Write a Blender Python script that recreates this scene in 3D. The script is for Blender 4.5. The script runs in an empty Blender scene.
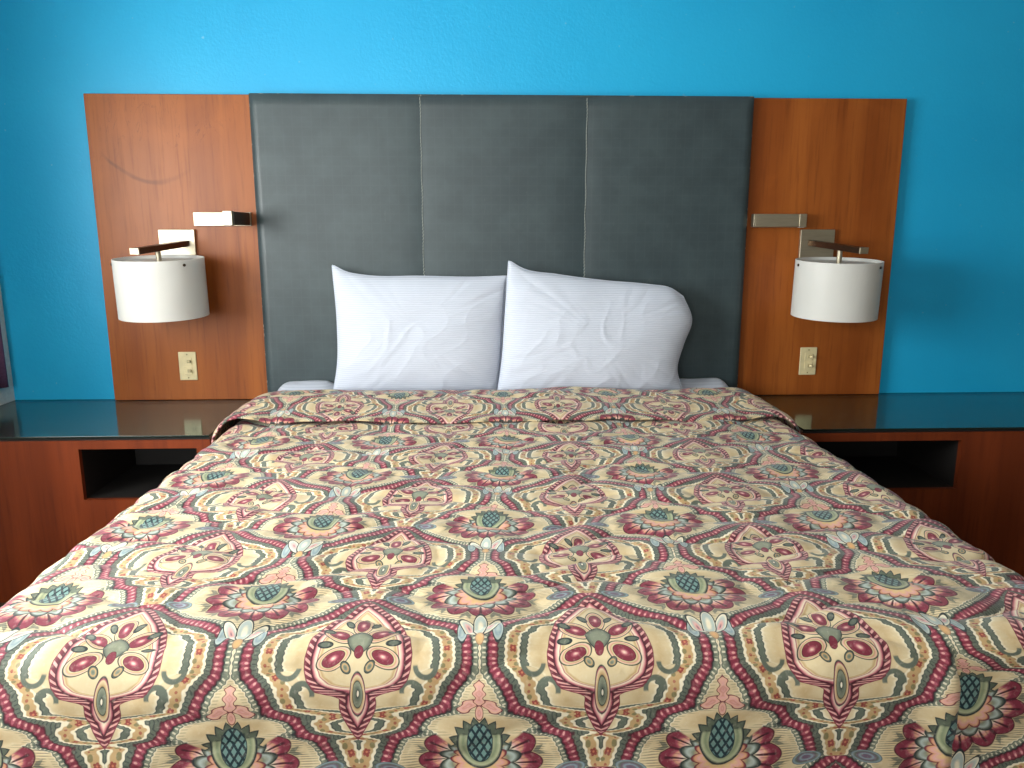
import bpy, bmesh, math, random
import numpy as np
from mathutils import Vector, Matrix, noise

random.seed(4)
SC = bpy.context.scene
COL = SC.collection
PI = math.pi

# ------------------------------------------------------------------ colour
def lin(r, g, b):
    def f(c):
        c /= 255.0
        return c / 12.92 if c <= 0.04045 else ((c + 0.055) / 1.055) ** 2.4
    return (f(r), f(g), f(b), 1.0)

# ------------------------------------------------------------------ node maths as expressions
class Ex:
    """A tiny expression layer over shader math nodes."""
    def __init__(self, g, s):
        self.g, self.s = g, s
    def __add__(self, o): return self.g.op('ADD', self, o)
    __radd__ = __add__
    def __sub__(self, o): return self.g.op('SUBTRACT', self, o)
    def __rsub__(self, o): return self.g.op('SUBTRACT', o, self)
    def __mul__(self, o): return self.g.op('MULTIPLY', self, o)
    __rmul__ = __mul__
    def __truediv__(self, o): return self.g.op('DIVIDE', self, o)
    def __neg__(self): return self.g.op('MULTIPLY', self, -1.0)

class Graph:
    def __init__(self, name):
        self.m = bpy.data.materials.new(name)
        self.m.use_nodes = True
        self.t = self.m.node_tree
        self.N, self.L = self.t.nodes, self.t.links
        self.N.clear()
        self.out = self.N.new('ShaderNodeOutputMaterial')
    def put(self, sock, v):
        if isinstance(v, Ex): self.L.new(v.s, sock)
        elif v is not None: sock.default_value = v
    def op(self, kind, a, b=None, c=None, clamp=False):
        n = self.N.new('ShaderNodeMath'); n.operation = kind; n.use_clamp = clamp
        for i, v in enumerate((a, b, c)):
            if v is not None: self.put(n.inputs[i], v)
        return Ex(self, n.outputs[0])
    def abs(self, a): return self.op('ABSOLUTE', a)
    def sin(self, a): return self.op('SINE', a)
    def cos(self, a): return self.op('COSINE', a)
    def min(self, a, b): return self.op('MINIMUM', a, b)
    def max(self, a, b): return self.op('MAXIMUM', a, b)
    def sqrt(self, a): return self.op('SQRT', a)
    def lt(self, a, b): return self.op('LESS_THAN', a, b)
    def ma(self, a, b, c): return self.op('MULTIPLY_ADD', a, b, c)
    def ss(self, v, e0, e1, lo=0.0, hi=1.0):
        n = self.N.new('ShaderNodeMapRange'); n.interpolation_type = 'SMOOTHSTEP'
        flip = e0 > e1
        if flip: e0, e1, lo, hi = e1, e0, hi, lo
        self.put(n.inputs['Value'], v)
        n.inputs['From Min'].default_value = e0; n.inputs['From Max'].default_value = e1
        n.inputs['To Min'].default_value = lo; n.inputs['To Max'].default_value = hi
        return Ex(self, n.outputs[0])
    def mix(self, f, a, b, mode='MIX'):
        n = self.N.new('ShaderNodeMix'); n.data_type = 'RGBA'; n.blend_type = mode
        self.put(n.inputs[0], f); self.put(n.inputs[6], a); self.put(n.inputs[7], b)
        return Ex(self, n.outputs[2])
    def curve(self, v, pts, handle='AUTO'):
        n = self.N.new('ShaderNodeFloatCurve')
        c = n.mapping.curves[0]
        ps = sorted(pts)
        c.points[0].location = ps[0]; c.points[1].location = ps[-1]
        for x, y in ps[1:-1]: c.points.new(x, y)
        for p in c.points: p.handle_type = handle
        n.mapping.use_clip = False
        n.mapping.update()
        self.put(n.inputs['Value'], v)
        return Ex(self, n.outputs[0])
    def ramp(self, v, stops, lo, hi, interp='LINEAR'):
        n = self.N.new('ShaderNodeValToRGB'); r = n.color_ramp; r.interpolation = interp
        st = [((p - lo) / (hi - lo), c) for p, c in stops]
        r.elements[0].position, r.elements[0].color = st[0]
        r.elements[1].position, r.elements[1].color = st[-1]
        for p, c in st[1:-1]:
            e = r.elements.new(p); e.color = c
        self.put(n.inputs[0], self.ma(v, 1.0 / (hi - lo), -lo / (hi - lo)))
        return Ex(self, n.outputs[0])
    def tex(self, kind='Object'):
        n = self.N.new('ShaderNodeTexCoord'); return Ex(self, n.outputs[kind])
    def sep(self, v):
        n = self.N.new('ShaderNodeSeparateXYZ'); self.put(n.inputs[0], v)
        return [Ex(self, n.outputs[i]) for i in range(3)]
    def comb(self, x, y, z=0.0):
        n = self.N.new('ShaderNodeCombineXYZ')
        for i, v in enumerate((x, y, z)): self.put(n.inputs[i], v)
        return Ex(self, n.outputs[0])
    def mapping(self, v, scale=(1, 1, 1), rot=(0, 0, 0)):
        n = self.N.new('ShaderNodeMapping'); self.put(n.inputs[0], v)
        n.inputs['Scale'].default_value = scale; n.inputs['Rotation'].default_value = rot
        return Ex(self, n.outputs[0])
    def noise(self, v, scale, detail=3, rough=0.5, dist=0.0):
        n = self.N.new('ShaderNodeTexNoise'); self.put(n.inputs['Vector'], v)
        n.inputs['Scale'].default_value = scale; n.inputs['Detail'].default_value = detail
        n.inputs['Roughness'].default_value = rough; n.inputs['Distortion'].default_value = dist
        return Ex(self, n.outputs[0])
    def bump(self, h, strength=0.2, dist=0.002, normal=None):
        n = self.N.new('ShaderNodeBump'); self.put(n.inputs['Height'], h)
        n.inputs['Strength'].default_value = strength; n.inputs['Distance'].default_value = dist
        if normal: self.L.new(normal.s, n.inputs['Normal'])
        return Ex(self, n.outputs[0])
    def bsdf(self, color, rough=0.5, metal=0.0, spec=0.5, normal=None, coat=0.0, coat_rough=0.1, sheen=0.0):
        n = self.N.new('ShaderNodeBsdfPrincipled')
        self.put(n.inputs['Base Color'], color); self.put(n.inputs['Roughness'], rough)
        n.inputs['Metallic'].default_value = metal
        n.inputs['Specular IOR Level'].default_value = spec
        n.inputs['Coat Weight'].default_value = coat; n.inputs['Coat Roughness'].default_value = coat_rough
        n.inputs['Sheen Weight'].default_value = sheen
        if normal: self.L.new(normal.s, n.inputs['Normal'])
        self.L.new(n.outputs[0], self.out.inputs[0])
        return n

def plain(name, rgb, rough=0.5, metal=0.0, spec=0.5, vary=0.06, scale=30, bump=0.0):
    g = Graph(name)
    nz = g.noise(g.tex(), scale)
    c = lin(*rgb)
    dk = tuple(x * (1 - vary * 2) for x in c[:3]) + (1,)
    col = g.mix(g.ss(nz, 0.3, 0.7), dk, c)
    g.bsdf(col, rough, metal, spec, g.bump(nz, bump, 0.001) if bump else None)
    return g.m

# ------------------------------------------------------------------ materials
def mat_wall_blue():
    g = Graph('blue_wall_paint')
    o = g.tex()
    big = g.noise(o, 1.3, 3)
    peel = g.noise(o, 95, 2, 0.5)
    peel2 = g.noise(o, 28, 3, 0.5)
    col = g.mix(g.ss(big, 0.3, 0.7), lin(*WALL_A), lin(*WALL_B))
    fleck = g.ss(g.noise(o, 60, 1, 0.3), 0.775, 0.80)
    col = g.mix(fleck * 0.35, col, lin(150, 200, 220))
    h = g.ma(peel2, 0.6, peel)
    g.bsdf(col, 0.42, 0, 0.45, g.bump(h, 0.22, 0.003))
    return g.m

def mat_wood(name, a, b, c, rough=0.34, axis='Z', coat=0.0, spec=0.5, scuff=False):
    g = Graph(name)
    o = g.tex()
    sc = {'Z': (1, 1, 0.05), 'X': (0.05, 1, 1)}[axis]
    v = g.mapping(o, sc)
    fine = g.noise(v, 70, 4, 0.6)
    broad = g.noise(v, 7, 3, 0.55, 0.4)
    cloud = g.noise(o, 2.2, 4, 0.6, 0.6)
    col = g.mix(g.ss(broad, 0.3, 0.72), lin(*a), lin(*b))
    col = g.mix(g.ss(fine, 0.46, 0.78) * 0.55, col, lin(*c))
    pale = tuple(x * 1.32 for x in lin(*b)[:3]) + (1,)
    col = g.mix(g.ss(cloud, 0.45, 0.8) * 0.35, col, pale)
    if scuff:      # an old arc-shaped rub mark and a few short scratches in the veneer
        x, y, z = g.sep(o)
        dx = x + 1.385
        arc = g.abs(z - g.ma(dx * dx, 2.6, 1.508) + (cloud - .5) * .05)
        m = g.ss(arc, .014, .002) * g.ss(x, -1.61, -1.55) * g.ss(x, -1.22, -1.34) * g.ss(cloud, .3, .6)
        sc = g.noise(g.mapping(o, (1, 1, .35), (0, .45, 0)), 13, 3, .6, 1.6)
        m2 = g.ss(g.abs(sc - .5), .012, .002) * g.ss(z, 1.45, 1.75) * g.ss(x, -.9, -1.2) * g.ss(cloud, .42, .62)
        col = g.mix(g.max(m * .55, m2 * .40), col, lin(78, 40, 18))
    g.bsdf(col, g.ma(fine, 0.14, rough - 0.06), 0, spec * .7, g.bump(fine, 0.05, 0.001), coat, 0.12)
    return g.m

def mat_vinyl():
    g = Graph('grey_vinyl')
    o = g.tex()
    x, y, z = g.sep(o)
    wx = g.sin(x * 900.0); wz = g.sin(z * 900.0)
    weave = wx * wz
    grid = g.max(g.ss(g.abs(g.sin(x * 85.0)), 0.97, 1.0), g.ss(g.abs(g.sin(z * 85.0)), 0.97, 1.0))
    nz = g.noise(o, 9, 4, 0.6)
    col = g.mix(g.ss(nz, 0.3, 0.75), lin(50, 63, 68), lin(60, 74, 78))
    scuff = g.ss(g.noise(g.mapping(o, (1, 1, 0.4)), 26, 4, 0.7, 1.0), 0.66, 0.82)
    col = g.mix(scuff * 0.25, col, lin(112, 118, 116))
    col = g.mix(grid * 0.06, col, lin(100, 108, 108))
    g.bsdf(col, 0.42, 0, 0.5, g.bump(weave + nz * 1.5, 0.10, 0.0008))
    return g.m

def mat_piping():
    g = Graph('worn_piping')
    o = g.tex()
    n = g.noise(o, 38, 3, 0.7)
    col = g.mix(g.ss(n, .58, .66), lin(58, 66, 66), lin(172, 170, 158))
    col = g.mix(g.ss(g.noise(o, 23, 2), .64, .7), col, lin(24, 28, 28))
    g.bsdf(col, 0.6, 0, 0.4, g.bump(n, 0.4, 0.002))
    return g.m

def mat_cotton():
    g = Graph('white_striped_cotton')
    o = g.tex()
    x, y, z = g.sep(o)
    stripe = g.sin(z * (2 * PI / 0.0085))
    nz = g.noise(o, 14, 4, 0.55)
    crease = g.noise(g.mapping(o, (1, 1, 0.45), (0.3, 0.6, 0.2)), 16, 3, 0.5, 1.2)
    col = g.mix(g.ss(stripe, -0.2, 0.9), lin(194, 201, 216), lin(206, 212, 226))
    h = stripe * 0.12 + crease * 0.5 + nz * 0.3
    g.bsdf(col, 0.75, 0, 0.25, g.bump(h, 0.30, 0.006), sheen=0.1)
    return g.m

def mat_metal():
    g = Graph('brushed_nickel')
    o = g.tex()
    br = g.noise(g.mapping(o, (0.05, 1, 1)), 400, 2)
    col = g.mix(br, lin(178, 168, 146), lin(206, 197, 176))
    g.bsdf(col, g.ma(br, 0.12, 0.38), 1.0, 0.5)
    return g.m

def mat_shade():
    g = Graph('frosted_white_acrylic')
    d = g.N.new('ShaderNodeBsdfPrincipled')
    nz = g.noise(g.tex(), 6, 2)
    col = g.mix(nz, lin(238, 238, 234), lin(246, 246, 243))
    g.put(d.inputs['Base Color'], col); d.inputs['Roughness'].default_value = 0.4
    d.inputs['Specular IOR Level'].default_value = 0.4
    t = g.N.new('ShaderNodeBsdfTranslucent'); g.put(t.inputs[0], col)
    mx = g.N.new('ShaderNodeMixShader'); mx.inputs[0].default_value = 0.35
    g.L.new(d.outputs[0], mx.inputs[1]); g.L.new(t.outputs[0], mx.inputs[2])
    g.L.new(mx.outputs[0], g.out.inputs[0])
    return g.m

def mat_glass(name='clear_glass', tint=(228, 238, 235), rough=0.03, smear=0.05):
    g = Graph(name)
    fr = g.N.new('ShaderNodeFresnel'); gq = g.N.new('ShaderNodeNewGeometry'); g.put(fr.inputs[0], g.ma(Ex(g, gq.outputs['Backfacing']), 1 / 1.5 - 1.5, 1.5))
    gl = g.N.new('ShaderNodeBsdfGlossy')
    sm = g.noise(g.mapping(g.tex(), (0.5, 3, 3)), 6, 4, 0.6)
    g.put(gl.inputs['Roughness'], g.ma(sm, smear, rough))
    gl.inputs['Color'].default_value = (0.86, 0.88, 0.88, 1)
    tr = g.N.new('ShaderNodeBsdfTransparent'); tr.inputs[0].default_value = lin(*tint)
    mx = g.N.new('ShaderNodeMixShader')
    g.L.new(fr.outputs[0], mx.inputs[0]); g.L.new(tr.outputs[0], mx.inputs[1]); g.L.new(gl.outputs[0], mx.inputs[2])
    g.L.new(mx.outputs[0], g.out.inputs[0])
    return g.m

# ------------------------------------------------------------------ the printed comforter cloth
REP = 0.39            # width of one repeat of the print, metres
HH = 0.897            # height of a repeat, in repeat widths

def slope_data(pts, n=260):
    """resample a polyline x(s): normalising cosine and arc length along s"""
    ps = np.array(sorted(pts)); s = np.linspace(ps[0, 0], ps[-1, 0], n)
    x = np.interp(s, ps[:, 0], ps[:, 1])
    k = np.ones(5) / 5
    xs = np.convolve(np.pad(x, 2, 'edge'), k, 'valid')
    d = np.gradient(xs, s)
    c = 1 / np.sqrt(1 + d * d)
    t = np.concatenate([[0], np.cumsum(np.hypot(np.diff(s), np.diff(xs)))])
    return s, xs, c, t, d * c

def mat_comforter():
    g = Graph('paisley_print_cloth')
    uv = g.tex('UV')
    a, b, _ = g.sep(uv)
    wob = g.noise(uv, 2.0, 2)
    u = a / REP
    s = b / REP
    u = u + g.ma(wob, 0.06, -0.03)
    X = g.op('PINGPONG', u, 0.5)                       # distance to the flower column
    S = g.op('FLOORED_MODULO', s, HH)
    S2 = g.op('WRAP', s, HH / 2, -HH / 2)
    XP = 0.5 - X                                       # distance to the paisley column

    cream = lin(216, 198, 160); cream2 = lin(202, 178, 136); pale = lin(234, 224, 198)
    tan = lin(190, 158, 112); burg = lin(124, 44, 62); maroon = lin(66, 18, 32)
    rose = lin(166, 82, 98); blush = lin(220, 164, 158); sage = lin(96, 104, 92)
    sage2 = lin(132, 138, 118); slate = lin(34, 46, 48); teal = lin(20, 44, 52)
    blue = lin(132, 152, 160); ice = lin(176, 188, 182); dusk = lin(106, 88, 106)

    # ---- ogee bands
    up = [(0, .054), (.03, .060), (.06, .082), (.095, .110), (.14, .130), (.178, .145), (.195, .17), (.212, .215),
          (.228, .248), (.26, .268), (.288, .285), (.30, .325), (.315, .352), (.345, .368), (.39, .385), (.45, .402)]
    dn = [(.44, .515), (.48, .455), (.53, .395), (.58, .335), (.623, .270), (.65, .215), (.676, .16), (.72, .095),
          (.77, .066), (.83, .056), (HH, .054)]
    sU, xU, cU, tU, nU = slope_data(up); sD, xD, cD, tD, nD = slope_data(dn)
    def sub(s_, v_, k=30):
        i = np.linspace(0, len(s_) - 1, k).astype(int)
        return [(float(s_[j]), float(v_[j])) for j in i]
    gU = g.curve(S, sub(sU, xU, 40) + [(1.0, float(xU[-1]))], 'VECTOR')
    gD = g.curve(S, [(0.0, .62)] + sub(sD, xD, 40) + [(1.0, .054)], 'VECTOR')
    jU, jD = sU < .449, sD > .451
    cc = g.curve(S, sub(sU[jU], cU[jU], 40) + sub(sD[jD], cD[jD], 30) + [(1.0, 1.0)], 'VECTOR')
    tt = g.curve(S, sub(sU[jU], tU[jU], 40) + sub(sD[jD], tU[jU][-1] + tD[jD], 30) + [(1.0, 1.6)], 'VECTOR')
    sn = g.curve(S, sub(sU[jU], .5 * nU[jU] + .5, 40) + sub(sD[jD], .5 * nD[jD] + .5, 30) + [(1.0, .5)], 'VECTOR')
    sel = g.lt(S, .45)
    gg = g.ma(sel, gU - gD, gD)
    d = (X - gg) * cc
    tt = tt + (X - gg) * g.ma(sn, 2.0, -1.0)          # arc length at the nearest point of the band
    bead = g.sin(tt * (2 * PI / 0.026))
    d_s = d + bead * 0.0022                            # scalloped edges

    col = g.ramp(d_s, [(-.16, cream2), (-.075, cream), (-.056, cream), (-.052, pale), (-.049, slate), (-.046, sage2),
                       (-.029, sage), (-.025, slate), (-.021, maroon), (-.015, burg), (.013, burg), (.020, maroon), (.026, sage),
                       (.044, sage), (.047, slate), (.050, pale), (.058, pale), (.063, tan), (.098, tan), (.102, pale),
                       (.110, pale), (.113, slate), (.119, sage), (.137, sage), (.141, slate), (.144, pale), (.156, cream),
                       (.20, cream2), (.26, cream)], -.16, .26)
    # bright beads on the burgundy band, ticks on the fringe
    bd = g.abs(d) * 62.0
    m = g.ss(g.ma(bd, bd, -bead), .45, -.25)
    col = g.mix(m, col, rose)
    bd = g.abs(d - .004) * 90.0
    m = g.ss(g.ma(bd, bd, -bead), -.35, -.75)
    col = g.mix(m, col, blush)
    m = g.ss(g.abs(d + 0.037), .009, .005) * g.ss(g.sin(tt * (2 * PI / 0.019)), .1, .7)
    col = g.mix(m * 0.75, col, pale)
    m = g.ss(g.abs(d - 0.035), .010, .006) * g.ss(g.sin(tt * (2 * PI / 0.016)), .2, .8)
    col = g.mix(m * 0.6, col, slate)
    # red blossoms and leaves in the tan band
    per = .112
    def spot(shift, dd, rad):
        al = g.op('PINGPONG', tt + shift, per / 2)
        w_ = d - dd
        return g.sqrt(g.ma(al, al, w_ * w_))
    q = spot(0.0, .083, .02)
    pet = g.ma(g.abs(g.sin(g.op('ARCTAN2', d - .083, g.op('PINGPONG', tt, per / 2)) * 2.5)), .006, .011)
    mlf = g.ss(spot(.034, .070, 0), .0125, .009); col = g.mix(mlf * .75, col, lin(104, 108, 74))
    mlf = g.ss(spot(-.036, .094, 0), .0115, .008); col = g.mix(mlf * .75, col, lin(104, 108, 74))
    mlf = g.ss(spot(.056, .076, 0), .008, .005); col = g.mix(mlf * .8, col, lin(150, 66, 58))
    col = g.mix(g.ss(q - pet, .002, -.002) * .92, col, lin(140, 48, 52))
    col = g.mix(g.ss(q, .006, .003) * .9, col, lin(206, 130, 96))
    # small curls where the outer stripe opens beside the neck
    def ring(cx, cs, r, w, lo, hi):
        dx = X - cx; ds = S2 - cs
        rr = g.abs(g.sqrt(dx * dx + ds * ds) - r)
        return g.ss(rr, w, w * 0.55) * g.ss(ds, lo, hi)
    gap = g.ss(d, .105, .112) * g.ss(d, .152, .144) * g.ss(g.abs(S2 - .052), .030, .024)
    col = g.mix(gap, col, cream)
    m = g.max(ring(.222, .012, .042, .013, -.004, .006), ring(.282, .112, .040, .013, .014, .004))
    col = g.mix(m, col, sage)

    # ---- paisley medallion in the other column
    med = [(-.449, -.06), (-.395, 0), (-.375, .022), (-.34, .052), (-.29, .088), (-.235, .128), (-.17, .168), (-.10, .192), (-.03, .205), (.02, .204),
           (.06, .190), (.09, .160), (.108, .115), (.116, .075), (.13, .056), (.17, .060), (.205, .050), (.25, .026), (.295, 0), (.449, -.12)]
    sM, xM, cM, tM, _n = slope_data(med)
    T = S2 + .449
    off = .15
    h = g.curve(T, [(float(p + .449), float(v + off)) for p, v in zip(sM[::4], xM[::4])] + [(1.0, .03)], 'VECTOR') - off
    hc = g.curve(T, [(float(p + .449), float(v)) for p, v in zip(sM[::4], cM[::4])] + [(1.0, .8)], 'VECTOR')
    ht = g.curve(T, [(float(p + .449), float(v * .5)) for p, v in zip(sM[::4], tM[::4])] + [(1.0, .9)], 'VECTOR') * 2.0
    e = (XP - h) * hc
    rope = g.sin(ht * (2 * PI / 0.030) + e * 160.0)
    inside = g.ss(e, .016, .013)
    mcol = g.ramp(e, [(-.22, cream), (-.06, cream), (-.050, tan), (-.044, cream), (-.040, rose), (-.035, pale), (-.026, blush), (-.020, rose),
                      (-.016, maroon), (.012, burg), (.016, maroon)], -.22, .02)
    mcol = g.mix(g.ss(g.abs(e), .013, .008) * g.ss(rope, .0, .7), mcol, blush)
    col = g.mix(inside, col, mcol)

    def ell(px, py, cx, cy, rx, ry, ang):
        """normalised ellipse radius at (cx,cy), long axis ry turned by ang"""
        ca, sa = math.cos(ang), math.sin(ang)
        dx = px - cx; dy = py - cy
        ex = g.ma(dx, ca / rx, dy * (sa / rx)); ey = g.ma(dx, -sa / ry, dy * (ca / ry))
        return g.sqrt(g.ma(ex, ex, ey * ey))
    def leaf(c0, q, stops):
        fill = g.ramp(q, stops, 0, 1.0)
        return g.mix(g.ss(q, 1.0, .93), c0, fill)
    drop = [(0, pale), (.10, blush), (.2, rose), (.32, burg), (.58, burg), (.62, maroon), (.66, cream), (.74, tan), (.80, blush), (.86, cream), (.91, slate), (1.0, slate)]
    lower = ell(XP, S2, 0, .120, .034, .098, 0)
    col = leaf(col, lower, [(0, lin(230, 225, 215)), (.10, pale), (.14, slate), (.22, sage), (.52, sage2), (.58, slate), (.64, tan), (.80, cream), (.86, rose), (.92, slate), (1.0, slate)])
    for cx, cy, an in ((.100, -.022, -1.15), (.090, -.132, -2.1), (0, -.195, PI)):
        col = leaf(col, ell(XP, S2, cx, cy, .043, .078, an), drop)
    for cx, cy, an in ((.055, -.205, -2.6), (.140, -.080, -1.6), (.135, -.165, -2.2)):
        col = leaf(col, ell(XP, S2, cx, cy, .016, .034, an), [(0, sage), (.5, sage), (.7, slate), (1.0, slate)])
    core = ell(XP + g.abs(S2 + .105) * .35, S2, 0, -.085, .060, .062, 0)
    col = leaf(col, core, [(0, sage2), (.6, sage2), (.85, sage), (.92, slate), (1.0, slate)])
    col = leaf(col, ell(XP, S2, 0, -.045, .020, .030, 0), [(0, burg), (.8, burg), (1.0, maroon)])
    col = leaf(col, ell(XP, S2, .048, .012, .019, .028, .7), [(0, sage), (.35, sage2), (.45, tan), (.58, tan), (.66, sage), (.9, slate), (1.0, slate)])

    # ---- big flower
    fx = X; fy = (S - .425) * 1.22
    r = g.sqrt(fx * fx + fy * fy)
    th = g.op('ARCTAN2', fx, fy)                       # 0 = towards the foot
    lob = g.abs(g.cos(th * 6.0))                       # a petal every 30 degrees
    lob2 = g.abs(g.sin(th * 6.0))
    R = g.ma(lob, .042, .222)
    q = r / R
    vein = g.ss(lob, .975, .998)
    fcol = g.ramp(q, [(0, cream), (.38, cream), (.44, slate), (.48, sage2), (.58, pale), (.66, blush), (.73, lin(214, 160, 128)),
                      (.78, rose), (.83, burg), (.95, burg), (.975, maroon), (1.0, maroon)], 0, 1.0)
    hat = g.ss(g.sin(th * 60.0), .0, .8) * g.ss(q, .60, .7) * g.ss(q, .92, .86)
    fcol = g.mix(hat * .45, fcol, burg)
    edge = g.ss(lob, .30, .10) * g.ss(q, .55, .7)
    fcol = g.mix(edge * .9, fcol, maroon)
    fcol = g.mix(g.ss(lob, .62, .30) * g.ss(q, .74, .66) * g.ss(q, .46, .5), fcol, sage)
    q2 = r / g.ma(lob2, .040, .142)
    fcol = g.mix(g.ss(q2, 1.0, .95), fcol, g.ramp(q2, [(0, cream), (.55, tan), (.66, sage2), (.80, ice), (.88, sage), (.93, slate), (1, slate)], 0, 1))
    q3 = r / g.ma(lob, .030, .100)
    fcol = g.mix(g.ss(q3, 1.0, .94), fcol, g.ramp(q3, [(0, cream), (.5, lin(222, 186, 132)), (.72, blush), (.84, lin(214, 160, 118)), (.91, burg), (1, maroon)], 0, 1))
    fcol = g.mix(vein * g.ss(q, .5, .6) * g.ss(q, .93, .86), fcol, maroon)
    fm = g.ss(q, 1.0, .975) * g.ss(th, 2.32, 2.26)
    # green bits peeping between the petal tips
    gm = g.ss(g.abs(q - 1.07), .08, .05) * g.ss(lob2, .78, .9) * g.ss(th, 2.15, 2.05)
    col = g.mix(gm * .8, col, sage)
    hatch = g.ss(g.sin(b * (2 * PI / .0042)), .0, .6)
    col = g.mix(g.ss(g.abs(q - 1.10), .16, .05) * g.ss(th, 2.3, 2.2) * hatch * .55, col, slate)
    col = g.mix(g.ss(g.abs(d + .066), .014, .006) * hatch * .30, col, slate)
    col = g.mix(fm, col, fcol)

    # pineapple, calyx, finial
    py = S - .355
    th2 = g.op('ARCTAN2', X, py); r2 = g.sqrt(X * X + py * py)
    jag = g.op('PINGPONG', th2 * (9.0 / PI), 0.5)
    cq = r2 / g.ma(jag, .060, .108)
    lf = g.ramp(cq, [(0, sage2), (.55, sage2), (.62, slate), (.70, lin(92, 102, 84)), (.88, lin(84, 92, 78)), (.95, slate), (1, slate)], 0, 1)
    col = g.mix(g.ss(cq, 1.0, .96) * g.ss(th2, 1.55, 1.65), col, lf)
    cup = ell(X, S, 0, .335, .098, .128, 0)
    cm = g.ss(cup, 1.0, .95) * g.ss(S, .295, .31)
    cupc = g.ramp(cup, [(0, sage2), (.55, lin(166, 172, 138)), (.70, lin(130, 142, 110)), (.84, lin(178, 182, 146)), (.92, slate), (1.0, slate)], 0, 1)
    col = g.mix(cm, col, cupc)
    kq = ell(X, S, 0, .340, .056, .092, 0)
    lat = g.min(g.abs(g.sin((X + S * .62) * 92.0)), g.abs(g.sin((X - S * .62) * 92.0)))
    kc = g.mix(g.ss(lat, .42, .62), teal, lin(112, 146, 140))
    kc = g.mix(g.ss(kq, .86, .95), kc, teal)
    col = g.mix(g.ss(kq, 1.0, .94), col, kc)
    # finial: three pink leaves with wavy edges
    fin = [(0, blush), (.35, lin(206, 146, 130)), (.45, blush), (.78, lin(222, 176, 150)), (.86, burg), (1.0, maroon)]
    wv = g.sin(S * 190.0) * .006
    col = leaf(col, ell(X + wv, S, .050, .178, .024, .048, -1.0), fin)
    col = leaf(col, ell(X + wv, S, 0, .128, .024, .062, 0), fin)
    col = leaf(col, ell(X, S, 0, .205, .018, .035, 0), fin)

    # lotus fan standing on the neck
    lo_a = [(0, pale), (.2, pale), (.45, ice), (.72, ice), (.80, pale), (.84, slate), (1.0, slate)]
    lo_b = [(0, dusk), (.2, blush), (.5, ice), (.78, pale), (.84, slate), (1.0, slate)]
    lo_c = [(0, ice), (.5, blue), (.78, ice), (.84, slate), (1.0, slate)]
    col = leaf(col, ell(X, S, .078, .748, .026, .080, 1.15 + PI / 2 + .45), lo_c)
    col = leaf(col, ell(X, S, .050, .718, .028, .085, PI + .52), lo_b)
    col = leaf(col, ell(X, S, 0, .705, .034, .090, 0), lo_a)
    col = leaf(col, ell(X, S, 0, .80, .020, .034, 0), [(0, lin(226, 170, 110)), (.8, tan), (1.0, burg)])
    # blue tassels at the shoulders of the flower cell
    col = leaf(col, ell(X, S, .372, .455, .030, .070, 1.35), [(0, dusk), (.25, dusk), (.4, blue), (.55, dusk), (.7, sage), (.85, blue), (1.0, slate)])

    # fine hatching on the ground and a little thread colour
    nz = g.noise(uv, 26, 4, 0.6)
    col = g.mix(g.ss(nz, .45, .75) * .22, col, lin(206, 160, 96), 'MULTIPLY')
    fade = g.noise(uv, 140, 2, 0.6)
    col = g.mix(g.ss(fade, .5, .8) * .14, col, lin(240, 232, 214))
    weave = g.sin(a * 5200.0) * g.sin(b * 5200.0)
    puck = g.noise(uv, 55, 3, 0.6)
    g.bsdf(col, 0.62, 0, 0.28, g.bump(puck, 0.34, 0.003), sheen=0.15)
    return g.m

WALL_A = (22, 168, 222); WALL_B = (30, 176, 228)
M = {}
def build_materials():
    M['blue'] = mat_wall_blue()
    M['wood'] = mat_wood('cherry_veneer', (132, 66, 22), (162, 90, 36), (100, 46, 14), 0.38, scuff=True)
    M['wood_dark'] = mat_wood('cherry_cabinet', (104, 44, 20), (126, 56, 26), (80, 30, 14), 0.36)
    M['wood_top'] = mat_wood('dark_table_laminate', (118, 100, 88), (130, 112, 98), (98, 82, 70), 0.5, 'X')
    M['vinyl'] = mat_vinyl()
    M['cotton'] = mat_cotton()
    M['metal'] = mat_metal()
    M['shade'] = mat_shade()
    M['bronze'] = plain('dark_bronze_metal', (92, 74, 60), 0.35, 1.0)
    M['glass'] = mat_glass('table_glass', (222, 234, 230), 0.03, 0.12)
    M['pane'] = mat_glass('window_glass', (250, 252, 252), 0.0, 0.0)
    M['glass_edge'] = plain('glass_edge_green', (20, 34, 30), 0.2)
    M['thread'] = plain('pale_thread', (168, 174, 168), 0.7)
    M['piping'] = mat_piping()
    M['ivory'] = plain('ivory_plastic', (226, 212, 168), 0.35)
    M['ivory_dark'] = plain('ivory_screw_and_slot_shade', (150, 136, 96), 0.5)
    M['white_paint'] = plain('white_wall_paint', (224, 222, 216), 0.6, bump=0.05, scale=90)
    M['wall_far'] = plain('beige_wall_paint', (122, 112, 98), 0.7, bump=0.05, scale=90)
    M['white_trim'] = plain('white_trim_paint', (236, 236, 232), 0.4)
    M['ceiling'] = plain('ceiling_texture', (228, 226, 220), 0.8, bump=0.3, scale=120)
    M['carpet'] = plain('brown_carpet', (74, 58, 46), 0.95, bump=0.6, scale=220, vary=0.2)
    M['purple'] = plain('purple_curtain_cloth', (112, 74, 104), 0.85, bump=0.1, scale=140, vary=0.12)
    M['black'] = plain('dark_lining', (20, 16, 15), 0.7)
    M['box'] = plain('box_spring_cloth', (170, 164, 150), 0.9)
    M['comforter'] = mat_comforter()

# ------------------------------------------------------------------ mesh helpers
def link(name, mesh, mat, parent=None, smooth=False):
    o = bpy.data.objects.new(name, mesh); COL.objects.link(o)
    if mat: mesh.materials.append(mat)
    if parent: o.parent = parent
    if smooth: mesh.shade_smooth()
    return o

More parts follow.
